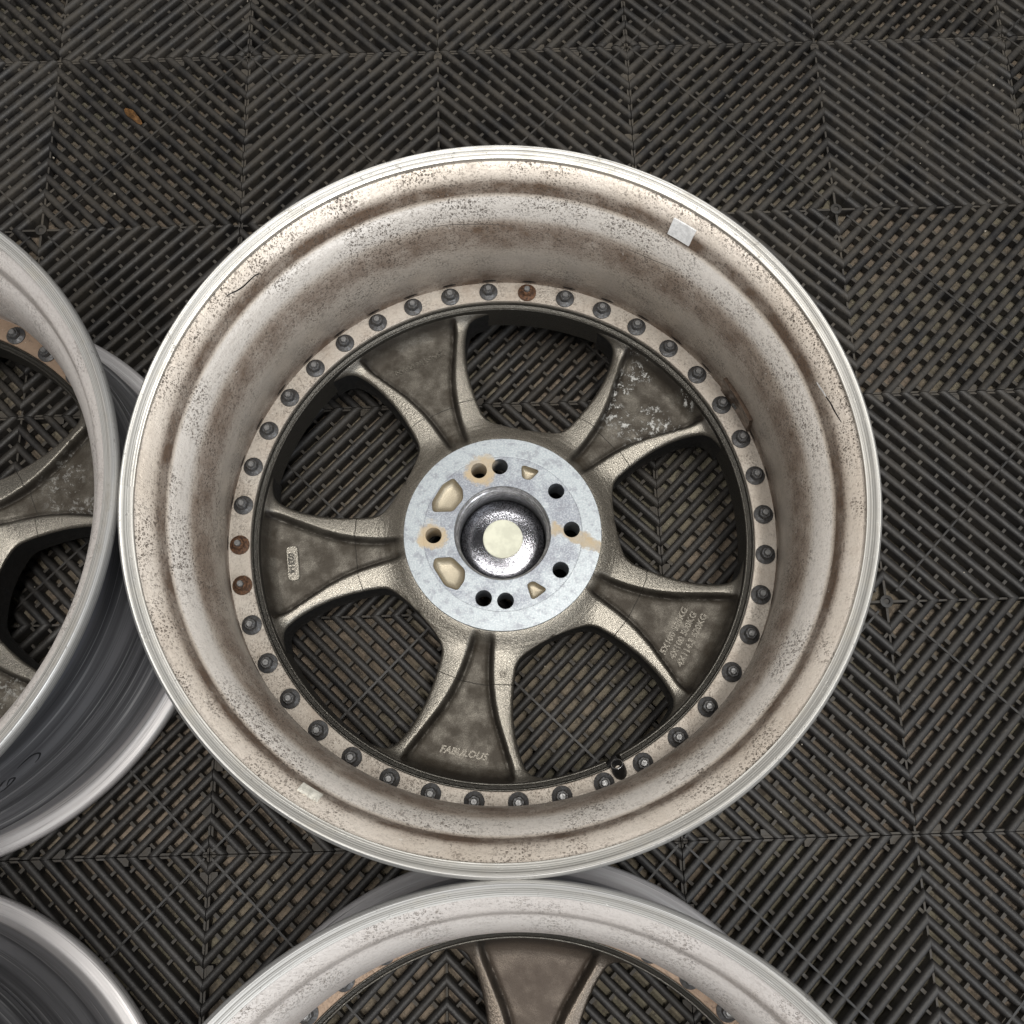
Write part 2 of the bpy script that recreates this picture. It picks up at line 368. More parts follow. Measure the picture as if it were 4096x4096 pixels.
# ribs: half-round bars mitred where they turn
def rib_mesh(d, seed):
    prof = [(-RW, -.0135), (-RW, -.0034)] + [(-RW*math.cos(PI*i/8), -.0034+.0034*math.sin(PI*i/8)) for i in range(1, 8)] + [(RW, -.0034), (RW, -.0135)]
    vs = []; g = .00035; L = Hh-g
    for end in (0, 1):
        for o, z in prof:
            D = d + o/rt
            if D <= L: a, b = D, 0.0          # turns on the tile's axis
            else: a, b = L, D-L               # cut by the tile's edge
            if b > L: b = L; a = L
            x, y = (a, b) if end == 0 else (b, a)
            vs.append((x, y, z))
    k = len(prof); fs = [(i, i+1, k+i+1, k+i) for i in range(k-1)]
    if d > Hh-.006: fs += [tuple(range(k)), tuple(reversed(range(k, 2*k)))]
    me = bpy.data.meshes.new("rib"); me.from_pydata(vs, [], fs)
    b2 = bmesh.new(); b2.from_mesh(me); bmesh.ops.recalc_face_normals(b2, faces=b2.faces)
    b2.faces.ensure_lookup_table()
    top = max(b2.faces, key=lambda f: f.calc_center_median().z)
    if top.normal.z < 0: bmesh.ops.reverse_faces(b2, faces=b2.faces)
    b2.to_mesh(me); b2.free(); smooth(me, 50); me.materials.append(M['mat']); return me
RD = [(1.36+i)*PIT for i in range(21)]
ribs = [rib_mesh(d, i) for i, d in enumerate(RD)]
# diagonal brace, centre boss
bm = bmesh.new(); box(bm, Hh/2+.003, Hh/2+.003, rt, rt, (Hh-.012)*math.sqrt(2)/2, .0009, -.0130, -.0001)
brace_me = bpy.data.meshes.new("diagonal_brace"); bm.to_mesh(brace_me); bm.free(); brace_me.materials.append(M['mat'])
bm = bmesh.new()
for z0, r0 in ((-.012, .0062), (-.0030, .0056)):
    pass
ring = lambda r, z, n=12: [bm.verts.new((r*math.cos(2*PI*i/n+.26), r*math.sin(2*PI*i/n+.26), z)) for i in range(n)]
A, B, C_, D_ = ring(.0062, -.013), ring(.0058, -.0020), ring(.0030, -.0016), ring(.0024, -.0030)
for P_, Q_ in ((A, B), (B, C_), (C_, D_)):
    for i in range(12): bm.faces.new((P_[i], P_[(i+1) % 12], Q_[(i+1) % 12], Q_[i]))
bm.faces.new(D_)
for k in range(4):
    c_, s_ = math.cos(k*PI/2), math.sin(k*PI/2)
    box(bm, c_*.0145, s_*.0145, c_, s_, .0095, .0011, -.013, -.0035)
bmesh.ops.recalc_face_normals(bm, faces=bm.faces)
boss_me = bpy.data.meshes.new("centre_boss"); bm.to_mesh(boss_me); bm.free(); boss_me.materials.append(M['mat'])
def mk(name, me, parent, rz=0.0):
    o = bpy.data.objects.new(name, me); col.objects.link(o); o.parent = parent; o.rotation_euler = (0, 0, rz); return o
for iu in (-1, 0, 1, 2):
    for iv in (-2, -1, 0, 1):
        t = bpy.data.objects.new("floor_tile", grid_me); col.objects.link(t); t.parent = floor
        t.location = ((iu+.5)*T, (iv+.5)*T, ZF); t.rotation_euler = (0, 0, random.choice((0, PI/2, PI, -PI/2)))
        t.location.z += random.uniform(-.0003, 0)
        for k in range(4):
            for me in ribs:
                rb = mk("rib", me, t, k*PI/2+random.uniform(-.0012, .0012)); rb.location = (random.uniform(-.0002, .0002), random.uniform(-.0002, .0002), random.uniform(-.0005, 0))
            mk("diagonal_brace", brace_me, t, k*PI/2)
        mk("centre_boss", boss_me, t)

# ================================================================ WHEEL
INNER = [(247.4, 236.3), (245.9, 235.5), (242.8, 233.4), (239.6, 230.8), (237.6, 228.9), (236.3, 226.8), (235.4, 223.5), (234.6, 220.0), (233.9, 217.4), (233.7, 215.6), (232.6, 214.0),
         (230.4, 211.6), (227.6, 208.0), (224.8, 203.0), (222.2, 197.0), (219.9, 189.5), (217.9, 180.0), (216.5, 170.5), (215.7, 162.5), (215.5, 157.0), (215.8, 150.0), (216.8, 141.0), (218.6, 129.0), (221.0, 115.0), (223.2, 102.0), (224.0, 96.0), (224.1, 92.0)]
OUTER = [(231.0, 92.0), (230.2, 104.0), (228.6, 112.0), (226.0, 122.0), (223.2, 136.0), (221.6, 150.0), (221.2, 160.0), (222.0, 172.0), (225.5, 183.0), (231.5, 191.5), (237.5, 197.0), (240.2, 201.0),
         (241.4, 205.0), (241.9, 207.5), (241.2, 210.0), (241.0, 214.0), (241.9, 227.0), (243.0, 230.6), (245.8, 232.4)]
REAR = [(247.6, 234.5), (247.1, 238.4), (246.5, 239.5), (246.7, 240.9), (247.6, 241.3), (249.5, 242.3), (251.6, 243.8), (253.0, 245.0), (254.2, 245.3), (255.4, 244.3), (256.3, 242.2), (256.7, 239.6), (256.6, 237.0), (255.9, 234.8), (254.0, 233.8), (250.0, 233.2), (247.6, 233.0)]
SPANG = [42+72*k for k in range(5)]
PHI = [(80, 36), (95.0, 36), (95.3, 33.5), (95.9, 30.5), (97.0, 27.4), (98.4, 24.8), (100.0, 22.5), (102, 20.2), (104.5, 18.3), (107.5, 17.05), (111, 16.2), (120, 15.1), (135, 14.1), (150, 13.75), (165, 14.1), (175, 14.6), (183, 15.2), (190, 15.9), (194, 16.6), (196.5, 17.5), (198.3, 18.9), (199.4, 20.4), (200.4, 22)]
GRO = [(80, 8.5), (88, 8.8), (100, 10.0), (113, 12.0), (125, 14.6), (137, 18.2), (150, 23.2), (158, 27.0), (165, 30.5), (175, 35.5), (185, 40.5), (192, 43.5), (200, 45)]
WING = [(80, 81.4), (84, 80.6), (88, 79.0), (92, 77.3), (96, 76.0), (100, 75.3), (106, 75.0), (120, 75.4), (150, 76.8), (180, 77.6), (190, 78.0), (196, 80.2), (200, 83.0), (202, 84)]
DEP = [(80, 0), (85, 0.3), (90, 3.6), (100, 5.6), (120, 7.2), (150, 8.4), (180, 9.2), (188, 9.0), (192, 7.6), (196, 4.8), (199, 1.5), (202, -1.5)]
def spoke_z(r, x, halfw):
    ax = abs(x); g = interp(GRO, r); z = interp(WING, r)
    d = interp(DEP, r)
    m = 1-sstep(g-3.4, g+1.8, ax)
    z -= d*m
    z -= 2.0*max(0, min(1, d/3))*math.exp(-((ax-(g-2.8))/2.2)**2)          # groove at the foot of the wall
    z += 1.1*m*(1-(ax/max(g, 1))**2)*max(0, min(1, d/3))                    # crowned floor
    wing_t = max(0, (ax-g)/max(halfw-g, 1)) if halfw > g else 0
    z -= 2.2*wing_t**2*sstep(90, 105, r)                            # wings fall away to the window
    e = halfw-ax
    if r > 94.5 and e < 2.2: z -= 1.5*(1-max(0, e)/2.2)**2
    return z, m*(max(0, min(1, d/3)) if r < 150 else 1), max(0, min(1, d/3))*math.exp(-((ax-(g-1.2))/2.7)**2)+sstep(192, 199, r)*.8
def make_spoke_mesh():
    rs = [80.5, 83, 86, 88, 90, 92, 94, 95, 95.3, 95.6, 95.9, 96.4, 97.0, 97.7, 98.4, 99.2, 100, 101, 102, 104, 105.5, 107, 109, 111]
    r = 113.5
    while r < 188: rs.append(r); r += 2.5
    rs += [189, 191, 193, 194.5, 195.8, 197, 198, 198.8, 199.5, 200.0, 200.4, 201.5]
    NT_ = 84; vs = []; fs = []; pk = []; gk = []
    ts = [-1+2*i/NT_ for i in range(NT_+1)]
    for r in rs:
        ph = math.radians(interp(PHI, min(r, 200.4))); hw = r*ph
        g = interp(GRO, r); gt = g/hw
        for t in ts:
            # bunch samples round the groove
            tt = t
            th = ph*tt; x = r*th
            z, m, gm = spoke_z(r, x, hw)
            vs.append((r*math.cos(th)/1000, r*math.sin(th)/1000, z/1000)); pk.append(m); gk.append(gm)
    k = len(ts)
    for i in range(len(rs)-1):
        for j in range(k-1): fs.append((i*k+j, (i+1)*k+j, (i+1)*k+j+1, i*k+j+1))
    # side walls down to the front of the wheel
    base = len(vs)
    for side, jj in ((0, 0), (1, k-1)):
        for i, r in enumerate(rs):
            x, y, z = vs[i*k+jj]
            dn = .030 if r > 94 else .012
            sh = -1.2e-3*(1 if side else -1)
            a = math.atan2(y, x)+ (0.006 if side else -0.006)*0
            vs.append((x, y, z-dn)); pk.append(0); gk.append(0)
    n = len(rs)
    for s, jj in ((0, 0), (1, k-1)):
        for i in range(n-1):
            if rs[i] < 94.5: continue
            q = (i*k+jj, (i+1)*k+jj, base+s*n+i+1, base+s*n+i)
            fs.append(q if s else q[::-1])
    me = bpy.data.meshes.new("spoke"); me.from_pydata(vs, [], fs)
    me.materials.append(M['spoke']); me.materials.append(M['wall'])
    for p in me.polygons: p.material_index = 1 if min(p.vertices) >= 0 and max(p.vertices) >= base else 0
    at = me.attributes.new("pocket", 'FLOAT', 'POINT')
    for i, v in enumerate(pk): at.data[i].value = v
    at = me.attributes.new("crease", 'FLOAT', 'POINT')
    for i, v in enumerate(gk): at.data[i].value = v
    bm = bmesh.new(); bm.from_mesh(me); bmesh.ops.recalc_face_normals(bm, faces=bm.faces)
    bm.faces.ensure_lookup_table(); f = bm.faces[5]
    if f.normal.z < 0: bmesh.ops.reverse_faces(bm, faces=bm.faces)
    bm.to_mesh(me); bm.free(); smooth(me, 50); return me

def curve_solid(name, loops, z_top, depth, bev, mat, parent):
    cu = bpy.data.curves.new(name, 'CURVE'); cu.dimensions = '2D'; cu.fill_mode = 'BOTH'
    for lp in loops:
        s = cu.splines.new('POLY'); s.points.add(len(lp)-1); s.use_cyclic_u = True
        for p, (x, y) in zip(s.points, lp): p.co = (x, y, 0, 1)
    cu.extrude = depth/2-bev; cu.bevel_depth = bev; cu.bevel_resolution = 1; cu.offset = -bev
    to = bpy.data.objects.new("tmp", cu); col.objects.link(to)
    bpy.context.view_layer.update()
    me = bpy.data.meshes.new_from_object(to.evaluated_get(bpy.context.evaluated_depsgraph_get()))
    bpy.data.objects.remove(to); bpy.data.curves.remove(cu)
    for v in me.vertices: v.co.z += z_top-depth/2
    me.name = name; me.materials.clear()
    o = link(name, me, parent, [mat]); smooth(me, 40); return o
def circ(cx, cy, r, n=24): return [(cx+r*math.cos(2*PI*i/n), cy+r*math.sin(2*PI*i/n)) for i in range(n)]
def rounded(pts, rad, n=5):
    out = []; m = len(pts)
    for i in range(m):
        p0, p, p1 = Vector(pts[i-1]), Vector(pts[i]), Vector(pts[(i+1) % m])
        a = (p0-p).normalized(); b = (p1-p).normalized()
        L = min(rad, (p0-p).length*.45, (p1-p).length*.45)
        A_, B_ = p+a*L, p+b*L
        for k in range(n+1):
            t = k/n; q = A_*(1-t)**2+p*2*t*(1-t)+B_*t*t; out.append((q.x, q.y))
    return out
def pol(a, r): return (r*math.cos(math.radians(a)), r*math.sin(math.radians(a)))
POCK = [rounded([pol(129.5, .0630), pol(130.3, .0503), pol(137.3, .0438), pol(154.8, .0452), pol(161.5, .0610), pol(154.5, .0648), pol(139, .0655)], .0028),
        rounded([pol(-128.5, .0610), pol(-129.3, .0505), pol(-136, .0440), pol(-155, .0465), pol(-160.5, .0600), pol(-155, .0640), pol(-138, .0650)], .0028),
        rounded([pol(73.5, .0612), pol(58.0, .0622), pol(61.5, .0505), pol(69.5, .0500)], .0038),
        rounded([pol(-54.0, .0605), pol(-68.8, .0620), pol(-67.0, .0478), pol(-60, .0478)], .0038)]
BOLTS = [pol(a, .0573) for a in (.9, 90.9, 180.9, -89.1, 108.9, 36.9, -35.1, -107.1)]

def text_part(body, name, size, ang, r, off, z, mat, parent, ext=.0007, shear=0.0, lines=1.0, extra=0.0):
    cu = bpy.data.curves.new(name, 'FONT'); cu.body = body; cu.size = size; cu.extrude = ext; cu.align_x = 'CENTER'; cu.align_y = 'CENTER'
    cu.shear = shear; cu.space_line = lines; cu.resolution_u = 3; cu.offset = .00034
    to = bpy.data.objects.new("tmp", cu); col.objects.link(to); bpy.context.view_layer.update()
    me = bpy.data.meshes.new_from_object(to.evaluated_get(bpy.context.evaluated_depsgraph_get()))
    bpy.data.objects.remove(to); bpy.data.curves.remove(cu); me.materials.clear()
    o = link(name, me, parent, [mat])
    if z is None: z = spoke_z(r*1000, abs(off)*1000, 60)[0]/1000-.0001
    c = Vector(pol(ang, r)); tv = Vector(pol(ang+90, 1.0))
    c = c + tv*off
    o.location = (c.x, c.y, z); o.rotation_euler = (0, 0, math.radians(ang+90+extra))   # letters' tops point to the hub
    return o

spoke_me = make_spoke_mesh()
def nut_meshes():
    bm = bmesh.new(); n = 24
    def rg(r, z, n=24, hexa=False):
        out = []
        for i in range(n):
            a = 2*PI*i/n; rr = r
            if hexa: rr = r*(.90+.10*abs(math.cos(3*a)))
            out.append(bm.verts.new((rr*math.cos(a), rr*math.sin(a), z)))
        return out
    L = [rg(.0080, 0), rg(.0080, .0012), rg(.0073, .0017), rg(.0056, .0026, hexa=True), rg(.0050, .0030, hexa=True), rg(.0048, .0062, hexa=True), rg(.0042, .0070, hexa=True), rg(.0031, .0070), rg(.0030, .0064)]
    for A, B in zip(L, L[1:]):
        for i in range(n): bm.faces.new((A[i], A[(i+1) % n], B[(i+1) % n], B[i]))
    bm.faces.new(L[-1]); me = bpy.data.meshes.new("nut"); bm.to_mesh(me); bm.free(); smooth(me, 40)
    bm = bmesh.new(); n = 14
    L = [rg(.0026, .0060, 14), rg(.0026, .0086, 14), rg(.0022, .0091, 14)]
    for A, B in zip(L, L[1:]):
        for i in range(n): bm.faces.new((A[i], A[(i+1) % n], B[(i+1) % n], B[i]))
    bm.faces.new(L[-1]); m2 = bpy.data.meshes.new("stud"); bm.to_mesh(m2); bm.free(); smooth(m2, 40)
    return me, m2
nut_me, stud_me = nut_meshes(); nut_me.materials.append(M['nut']); stud_me.materials.append(M['stud'])
rnut_me = nut_me.copy(); rnut_me.materials.clear(); rnut_me.materials.append(M['rust'])

def notch_mesh():  # dark patch on the wall; the notch's shade is painted, not hollowed out
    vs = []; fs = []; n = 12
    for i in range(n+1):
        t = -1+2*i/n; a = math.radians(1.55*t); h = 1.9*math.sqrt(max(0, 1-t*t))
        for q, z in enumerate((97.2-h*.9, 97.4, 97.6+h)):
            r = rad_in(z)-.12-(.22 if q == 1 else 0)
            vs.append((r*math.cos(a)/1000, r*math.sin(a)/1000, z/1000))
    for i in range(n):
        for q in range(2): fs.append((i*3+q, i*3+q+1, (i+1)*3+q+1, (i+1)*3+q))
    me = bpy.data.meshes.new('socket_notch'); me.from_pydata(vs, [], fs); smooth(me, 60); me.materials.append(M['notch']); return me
def rad_in(z): return interp(sorted((q[1], q[0]) for q in INNER), z)
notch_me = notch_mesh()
def slab(name, a0, a1, prof, thick, mat, parent, n=10, jag=0.0):
    """strip that follows the wall: prof = list of (r,z) mm on the wall, thick mm towards the axis"""
    vs = []; fs = []; k = len(prof)
    for i in range(n+1):
        a = math.radians(a0+(a1-a0)*i/n); c, s = math.cos(a), math.sin(a)
        for layer in (0, 1):
            for q, (r, z) in enumerate(prof):
                dz = random.uniform(-jag, jag) if q in (0,) else 0
                rr = r-layer*thick; zz = z+layer*thick*.35+dz
                vs.append((rr*c/1000, rr*s/1000, zz/1000))
    kk = 2*k
    for i in range(n):
        for q in range(k-1):
            fs.append((i*kk+k+q, (i+1)*kk+k+q, (i+1)*kk+k+q+1, i*kk+k+q+1))
        fs.append((i*kk, (i+1)*kk, (i+1)*kk+k, i*kk+k)); fs.append((i*kk+k-1, i*kk+kk-1, (i+1)*kk+kk-1, (i+1)*kk+k-1))
    for i in (0, n):
        for q in range(k-1): fs.append((i*kk+q, i*kk+q+1, i*kk+k+q+1, i*kk+k+q))
    me = bpy.data.meshes.new(name); me.from_pydata(vs, [], fs)
    bm = bmesh.new(); bm.from_mesh(me); bmesh.ops.recalc_face_normals(bm, faces=bm.faces); bm.to_mesh(me); bm.free()
    o = link(name, me, parent, [mat]); smooth(me, 40); return o

def make_wheel(loc, label):
    root = bpy.data.objects.new("alloy_wheel", None); col.objects.link(root); root.location = loc
    root['label'] = label; root['category'] = 'wheel'; root['group'] = 'alloy wheels lying face down on the floor tiles'
    root.empty_display_size = .1
    lathe("rear_flange", REAR, M['lip'], root, 360, ang=50)
    lp = INNER + OUTER
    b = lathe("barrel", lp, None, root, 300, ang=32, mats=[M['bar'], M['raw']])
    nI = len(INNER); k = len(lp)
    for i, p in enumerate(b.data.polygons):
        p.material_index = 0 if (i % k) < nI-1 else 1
    lathe("mounting_flange", [(225.2, 93.0), (224.2, 92.9), (207.2, 92.9), (206.7, 92.4), (206.7, 87.6), (225.2, 87.6)], M['fl'], root, 300)
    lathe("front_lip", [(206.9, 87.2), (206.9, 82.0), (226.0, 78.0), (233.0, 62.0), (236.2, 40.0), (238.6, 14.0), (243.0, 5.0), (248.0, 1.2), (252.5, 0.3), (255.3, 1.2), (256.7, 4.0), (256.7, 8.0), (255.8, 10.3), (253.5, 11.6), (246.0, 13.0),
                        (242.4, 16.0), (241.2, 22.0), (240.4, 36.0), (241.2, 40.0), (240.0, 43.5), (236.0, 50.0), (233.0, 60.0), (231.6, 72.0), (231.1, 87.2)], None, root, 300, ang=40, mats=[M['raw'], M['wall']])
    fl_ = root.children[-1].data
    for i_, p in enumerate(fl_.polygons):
        if i_ % 24 < 6: p.material_index = 1  # inner faces coloured black to stand for the shade under the barrel
    va = math.radians(-66.3); gap = math.radians(1.75)
    lathe("disc_ring", [(206.5, 90.2), (206.1, 90.6), (205.6, 90.6), (205.1, 90.0), (204.8, 88.4), (202.6, 87.2), (202.3, 87.9), (201.9, 88.2), (201.2, 88.2), (200.7, 87.8), (200.4, 86.6), (200.2, 58.0), (206.5, 58.0)],
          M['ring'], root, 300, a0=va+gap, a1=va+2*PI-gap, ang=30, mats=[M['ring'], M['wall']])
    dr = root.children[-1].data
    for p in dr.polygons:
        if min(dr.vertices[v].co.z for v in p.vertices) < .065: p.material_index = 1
    for a in SPANG:
        o = link("spoke", spoke_me, root); o.rotation_euler = (0, 0, math.radians(a))
    pad = curve_solid("mounting_pad", [circ(0, 0, .0821, 120), circ(0, 0, .0401, 72)] + [circ(x, y, .0067, 24) for x, y in BOLTS] + POCK, .0842, .030, .0003, M['pad'], root)
    for pc in POCK:
        cx = sum(p[0] for p in pc)/len(pc); cy = sum(p[1] for p in pc)/len(pc)
        vs = [(x, y, .0836) for x, y in pc]+[(cx+(x-cx)*.95, cy+(y-cy)*.95, .0800) for x, y in pc]+[(cx+(x-cx)*.80, cy+(y-cy)*.80, .0772) for x, y in pc]+[(cx+(x-cx)*.5, cy+(y-cy)*.5, .0765) for x, y in pc]+[(cx, cy, .0763)]
        n = len(pc); fs = [(L*n+i, L*n+(i+1) % n, (L+1)*n+(i+1) % n, (L+1)*n+i) for L in range(3) for i in range(n)]+[(3*n+i, 3*n+(i+1) % n, 4*n) for i in range(n)]
        me = bpy.data.meshes.new("pocket_floor"); me.from_pydata(vs, [], fs)
        o = link("pocket_floor", me, pad, [M['gold']]); smooth(me, 60)
    lathe("bore_ring", [(40.0, 83.9), (39.4, 83.2), (38.9, 80.0), (38.9, 78.6), (37.9, 78.0), (37.6, 74.0), (37.0, 73.4), (36.8, 50.0), (40.0, 50.0)], M['bore'], pad, 96, ang=25)
    cap = lathe("centre_cap", [(0.01, 61.0), (8, 60.8), (14, 60.45), (20, 59.9), (25, 59.25), (29, 58.55), (32, 57.8), (34, 56.9), (35.6, 55.5), (36.6, 53.0), (36.7, 48.0), (0.01, 46.0)], M['chrome'], root, 96, ang=50)
    lathe("foam_disc", [(0.01, 61.9), (16.4, 61.6), (16.9, 61.2), (17.0, 59.5), (0.01, 59.5)], M['cream'], cap, 48)
    for i in range(40):
        a = math.radians(1.8+9*i)
        rusty = root_is_main[0] and i in (9, 20, 21)
        nt = bpy.data.objects.new("nut", rnut_me if rusty or random.random() < .0 else nut_me); col.objects.link(nt); nt.parent = root
        nt.location = (.2150*math.cos(a), .2150*math.sin(a), .0929); nt.rotation_euler = (0, 0, random.uniform(0, PI/3))
        if rusty: nt['label'] = 'rusty brown nut'
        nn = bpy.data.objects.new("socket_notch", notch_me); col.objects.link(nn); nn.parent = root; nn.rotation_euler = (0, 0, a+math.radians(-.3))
        st = bpy.data.objects.new("stud", stud_me); col.objects.link(st); st.parent = nt
    # valve stem
    vo = lathe("valve_stem", [(5.6, -18), (5.6, -3), (5.0, 1.0), (4.5, 2.6), (3.7, 2.5), (3.4, -5), (0.01, -6), (0.01, -18)], M['black'], root, 32, ang=40)
    vo.location = (.2075*math.cos(va), .2075*math.sin(va), .0985); vo.rotation_euler = (0, math.radians(-36), va)
    vi = lathe("valve_rim", [(4.75, 2.2), (4.6, 2.9), (4.2, 3.0), (4.1, 2.4)], M['steel'], vo, 32, ang=40)
    return root
root_is_main = [True]
main = make_wheel((.2560, -.1476, 0), "whole wheel in the middle with rusty nuts, brown stained barrel and lettering on its spokes")
# marks that belong to the main wheel only
text_part("FABULOUS", "raised_lettering", .0078, 258, .1800, .0015, None, M['letter'], main, shear=.25)
text_part("MADE IN JAPAN", "raised_lettering", .0064, 114, .1745, -.001, None, M['letter'], main)
text_part("5X100 505KG\n4X100 500KG\n4X114.3 620KG", "raised_lettering", .0073, 330, .1700, -.003, None, M['letter'], main, lines=1.12)
text_part("D", "raised_lettering", .0070, 258, .1140, .0215, .0768, M['letter'], main, extra=-80)
pl = curve_solid("number_plate", [rounded([(-.0148, -.0048), (.0148, -.0048), (.0148, .0048), (-.0148, .0048)], .004, 6)], 0, .002, .0004, M['spoke'], main)
c = pol(186, .1768); pl.location = (c[0], c[1], .0722); pl.rotation_euler = (0, 0, math.radians(186+90))
t5 = text_part("02314", "raised_lettering", .0068, 0, 0, 0, 0, M['ring'], pl, ext=.0003); t5.location = (0, -.0012, .0003); t5.rotation_euler = (0, 0, 0)
slab("balance_weight", 51.5, 56.1, [(239.8, 231.7), (236.8, 226.0), (234.0, 218.6)], 1.4, M['weight'], main)['label'] = 'silver rectangular stick-on pad'
slab("foam_remnant", -123.6, -120.0, [(240.2, 231.6), (237.9, 229.3), (236.2, 226.0)], 1.6, M['tape'], main, n=16, jag=.9)['label'] = 'torn pale foam left on the wall'
bw = slab("balance_weight", 20.6, 31.6, [(224.0, 96.0), (222.6, 104.5), (221.4, 112.0), (219.9, 121.0), (218.6, 128.0)], 3.4, M['brownw'], main, n=14); bw['label'] = 'brown coated stick-on weight'
for o in main.children:
    if o.name.startswith("spoke") and abs(math.degrees(o.rotation_euler.z)-42) < 1:
        m2 = spoke_me.copy(); m2.materials[0] = M['spokec']; o.data = m2; o['label'] = 'spoke with white corrosion patches'

# the other three: copies of the whole tree
def copy_tree(o, parent=None):
    c = o.copy(); col.objects.link(c); c.parent = parent
    for ch in o.children:
        if ch.name.split('.')[0] in SKIP: continue
        copy_tree(ch, c)
    return c
SKIP = {"raised_lettering", "number_plate", "balance_weight", "foam_remnant"}
def variant(root, rot, sp_mat, bar_mat, lip_mat):
    for ch in root.children:
        b_ = ch.name.split('.')[0]
        if b_ == 'spoke':
            m2 = spoke_me.copy(); m2.materials[0] = sp_mat; ch.data = m2
            if 'label' in ch: del ch['label']
        if b_ == 'barrel':
            m2 = ch.data.copy(); m2.materials[0] = bar_mat; ch.data = m2
        if b_ == 'mounting_flange':
            m2 = ch.data.copy(); m2.materials[0] = M['fl2']; ch.data = m2
        if b_ == 'rear_flange':
            m2 = ch.data.copy(); m2.materials[0] = lip_mat; ch.data = m2
        if b_ == 'nut' and 'label' in ch: ch.data = nut_me; del ch['label']
    root.rotation_euler = (0, 0, math.radians(rot))
left = copy_tree(main); left.location = (-.2578, -.1543, 0); left['label'] = "wheel at the left edge with black pen marks on its bare barrel"
variant(left, 22.5-42, M['spokel'], M['bar2'], M['lip2'])
front = copy_tree(main); front.location = (.2545, -.6598, 0); front['label'] = "wheel at the bottom edge with chalky rim and one brown spoke showing"
variant(front, 84-42, M['spokeb'], M['bar2'], M['lip2'])
corner = copy_tree(main); corner.location = (-.2555, -.6680, 0); corner['label'] = "wheel in the bottom left corner showing only its bare grey barrel and front lip"
variant(corner, 10, M['spoke'], M['bar2'], M['lip2'])

# marks that lie on a barrel wall: strokes given as (angle in degrees, height in mm)
def rad_at(prof, z):
    tab = sorted((q[1], q[0]) for q in prof); return interp(tab, z)
def stroke(name, pts, prof, sgn, width, mat, parent, thick=.25, taper=True):
    P = []; N = []
    for a, z in pts:
        r = rad_at(prof, z)+sgn*thick; a = math.radians(a)
        P.append(Vector((r*math.cos(a), r*math.sin(a), z))/1000); N.append(Vector((math.cos(a), math.sin(a), .3*sgn)).normalized()*sgn)
    vs = []; fs = []; n = len(P)
    for i in range(n):
        t = (P[min(i+1, n-1)]-P[max(i-1, 0)]).normalized(); sd = t.cross(N[i]).normalized()
        k = (math.sin(PI*(i+.35)/(n-.3))**.5 if taper else 1)
        wd = width/2000*max(.25, k)
        vs += [tuple(P[i]+sd*wd), tuple(P[i]+N[i]*.0001), tuple(P[i]-sd*wd), tuple(P[i]-N[i]*.0006)]
    for i in range(n-1):
        for q in range(4):
            fs.append((i*4+q, (i+1)*4+q, (i+1)*4+(q+1) % 4, i*4+(q+1) % 4))
    fs += [(3, 2, 1, 0), ((n-1)*4, (n-1)*4+1, (n-1)*4+2, (n-1)*4+3)]
    me = bpy.data.meshes.new(name); me.from_pydata(vs, [], fs)
    bm = bmesh.new(); bm.from_mesh(me); bmesh.ops.recalc_face_normals(bm, faces=bm.faces); bm.to_mesh(me); bm.free()
    o = link(name, me, parent, [mat]); smooth(me, 60); return o
def fine_pts(pts, k=6):
    out = []
    for i in range(len(pts)-1):
        p0, p1, p2, p3 = pts[max(i-1, 0)], pts[i], pts[i+1], pts[min(i+2, len(pts)-1)]
        for j in range(k):
            t = j/k
            out.append(tuple(.5*((2*b)+(-a+c)*t+(2*a-5*b+4*c-d)*t*t+(-a+3*b-3*c+d)*t**3) for a, b, c, d in zip(p0, p1, p2, p3)))
    return out+[pts[-1]]
def rot_(pts, d): return [(a-d, z) for a, z in pts]
LR = 22.5-42
for pts in ([(-49.54, 118.2), (-48.37, 118.9), (-47.29, 119.0), (-46.2, 118.6), (-45.46, 116.3), (-45.21, 113.4), (-45.59, 111.4), (-46.4, 109.3), (-47.3, 108.5)],
            [(-56.6, 106.2), (-55.54, 105.9), (-54.61, 105.6), (-53.22, 106.9), (-52.14, 108.6), (-51.63, 110.0), (-51.71, 112.1), (-52.28, 112.8), (-53.05, 110.7), (-53.79, 107.6)],
            [(-55.2, 112.8), (-54.19, 113.6), (-53.39, 115.3), (-52.63, 115.7)]):
    stroke("pen_mark", fine_pts(rot_(pts, LR), 5), OUTER, 1, 1.7, M['ink'], left, .12)
stroke("gouge", fine_pts([(143.52, 232.5), (142.47, 231.6), (141.25, 230.2), (139.93, 229.4), (138.55, 229.3), (137.16, 229.2), (136.31, 228.5)], 4), INNER, -1, 2.1, M['ink'], main, .1)
stroke("gouge", fine_pts([(14.0, 228.3), (12.16, 229.5), (10.64, 230.1), (8.43, 231.7)], 4), INNER, -1, 2.2, M['ink'], main, .1)
stroke("bare_scrape", fine_pts([(16.78, 226.2), (14.9, 227.6), (12.8, 229.2)], 5), INNER, -1, 1.6, M['weight'], main, .1)
stroke("hairline_crack", fine_pts([(103.88, 198.4), (101.03, 197.1), (98.43, 196.2), (95.84, 194.7), (90.63, 192.9), (86.17, 190.7)], 5), INNER, -1, .45, M['ink'], main, .02)
stroke("hairline_crack", fine_pts([(62.75, 193.1), (59.97, 194.2), (57.1, 194.8), (54.28, 196.6), (50.85, 198.5)], 5), INNER, -1, .5, M['ink'], main, .02)
text_part("73", "raised_lettering", .0050, -49, .0755, 0, .0842, M['pad'], main, ext=.00015)
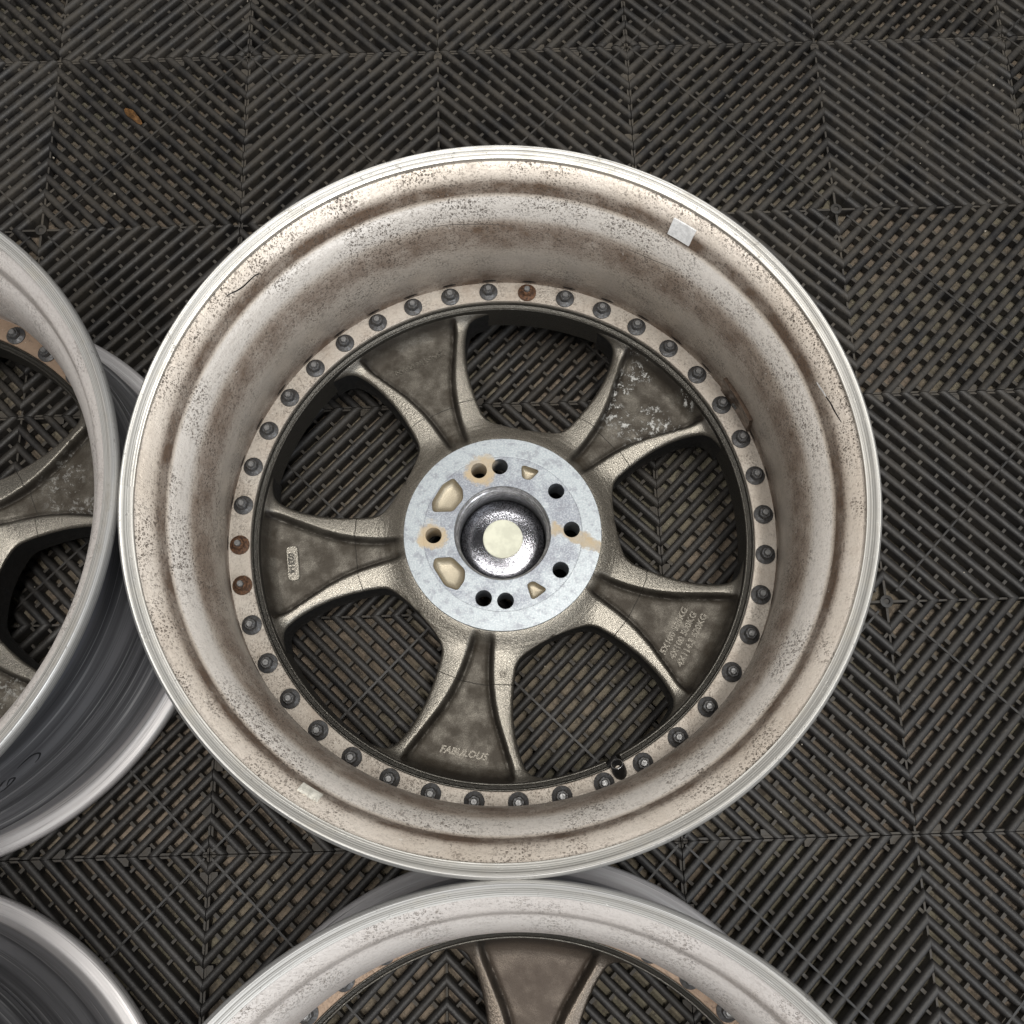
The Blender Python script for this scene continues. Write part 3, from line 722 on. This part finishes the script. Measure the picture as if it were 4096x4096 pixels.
wt = text_part("35", "raised_lettering", .0060, 0, 0, 0, 0, M['stud'], bw, ext=.0003)
aw = math.radians(26.3); wt.location = (.2184*math.cos(aw), .2184*math.sin(aw), .1085)
wt.rotation_euler = (math.radians(62), 0, aw-PI/2+PI)
wt.rotation_euler = (math.radians(70), 0, aw-PI/2)

# a dead leaf caught between the ribs, grit scattered on the tiles
bm = bmesh.new(); n = 8; rows = []
for i in range(n+1):
    t = i/n; wd = .0042*math.sin(PI*min(1, t*.92+.04))**.7*(1+.15*math.sin(7*t))
    rows.append([bm.verts.new((t*.026-.013, wd*q, .0016*math.sin(PI*t)+.0009*abs(q)**1.5-.0003*math.sin(9*t))) for q in (-1, -.4, 0, .5, 1)])
for a_, b_ in zip(rows, rows[1:]):
    for q in range(4): bm.faces.new((a_[q], b_[q], b_[q+1], a_[q+1]))
bmesh.ops.solidify(bm, geom=bm.faces[:], thickness=.0004)
me = bpy.data.meshes.new("dead_leaf"); bm.to_mesh(me); bm.free()
leaf = link("dead_leaf", me, None, [M['leaf']]); leaf.location = (-.1155, .3275, .0); leaf.rotation_euler = (0, .05, math.radians(-45)); smooth(me, 60)
leaf['label'] = "dry orange-brown leaf lying between the ribs of the floor tile at upper left"; leaf['category'] = 'leaf'
bm = bmesh.new(); rg_ = random.Random(3)
for i in range(420):
    x, y = rg_.uniform(-.5, .95), rg_.uniform(-.75, .75)
    rr = rg_.choice((.0004, .0005, .0006, .0008, .0011)); z = rg_.choice((.0002, -.0045, -.0162, -.0162, -.0162))
    v = bmesh.ops.create_icosphere(bm, subdivisions=1, radius=rr, matrix=Matrix.Translation((x, y, z+rr*.6)))['verts']
    for q in v: q.co += Vector((rg_.uniform(-1, 1), rg_.uniform(-1, 1), rg_.uniform(-1, 1)))*rr*.35
me = bpy.data.meshes.new("grit"); bm.to_mesh(me); bm.free()
gr = link("grit", me, None, [m_simple("pale_grit", (.45, .40, .33), .8, 0, .4, 900)]); gr['kind'] = 'stuff'; gr['label'] = 'small pale crumbs of grit scattered over the floor tiles'
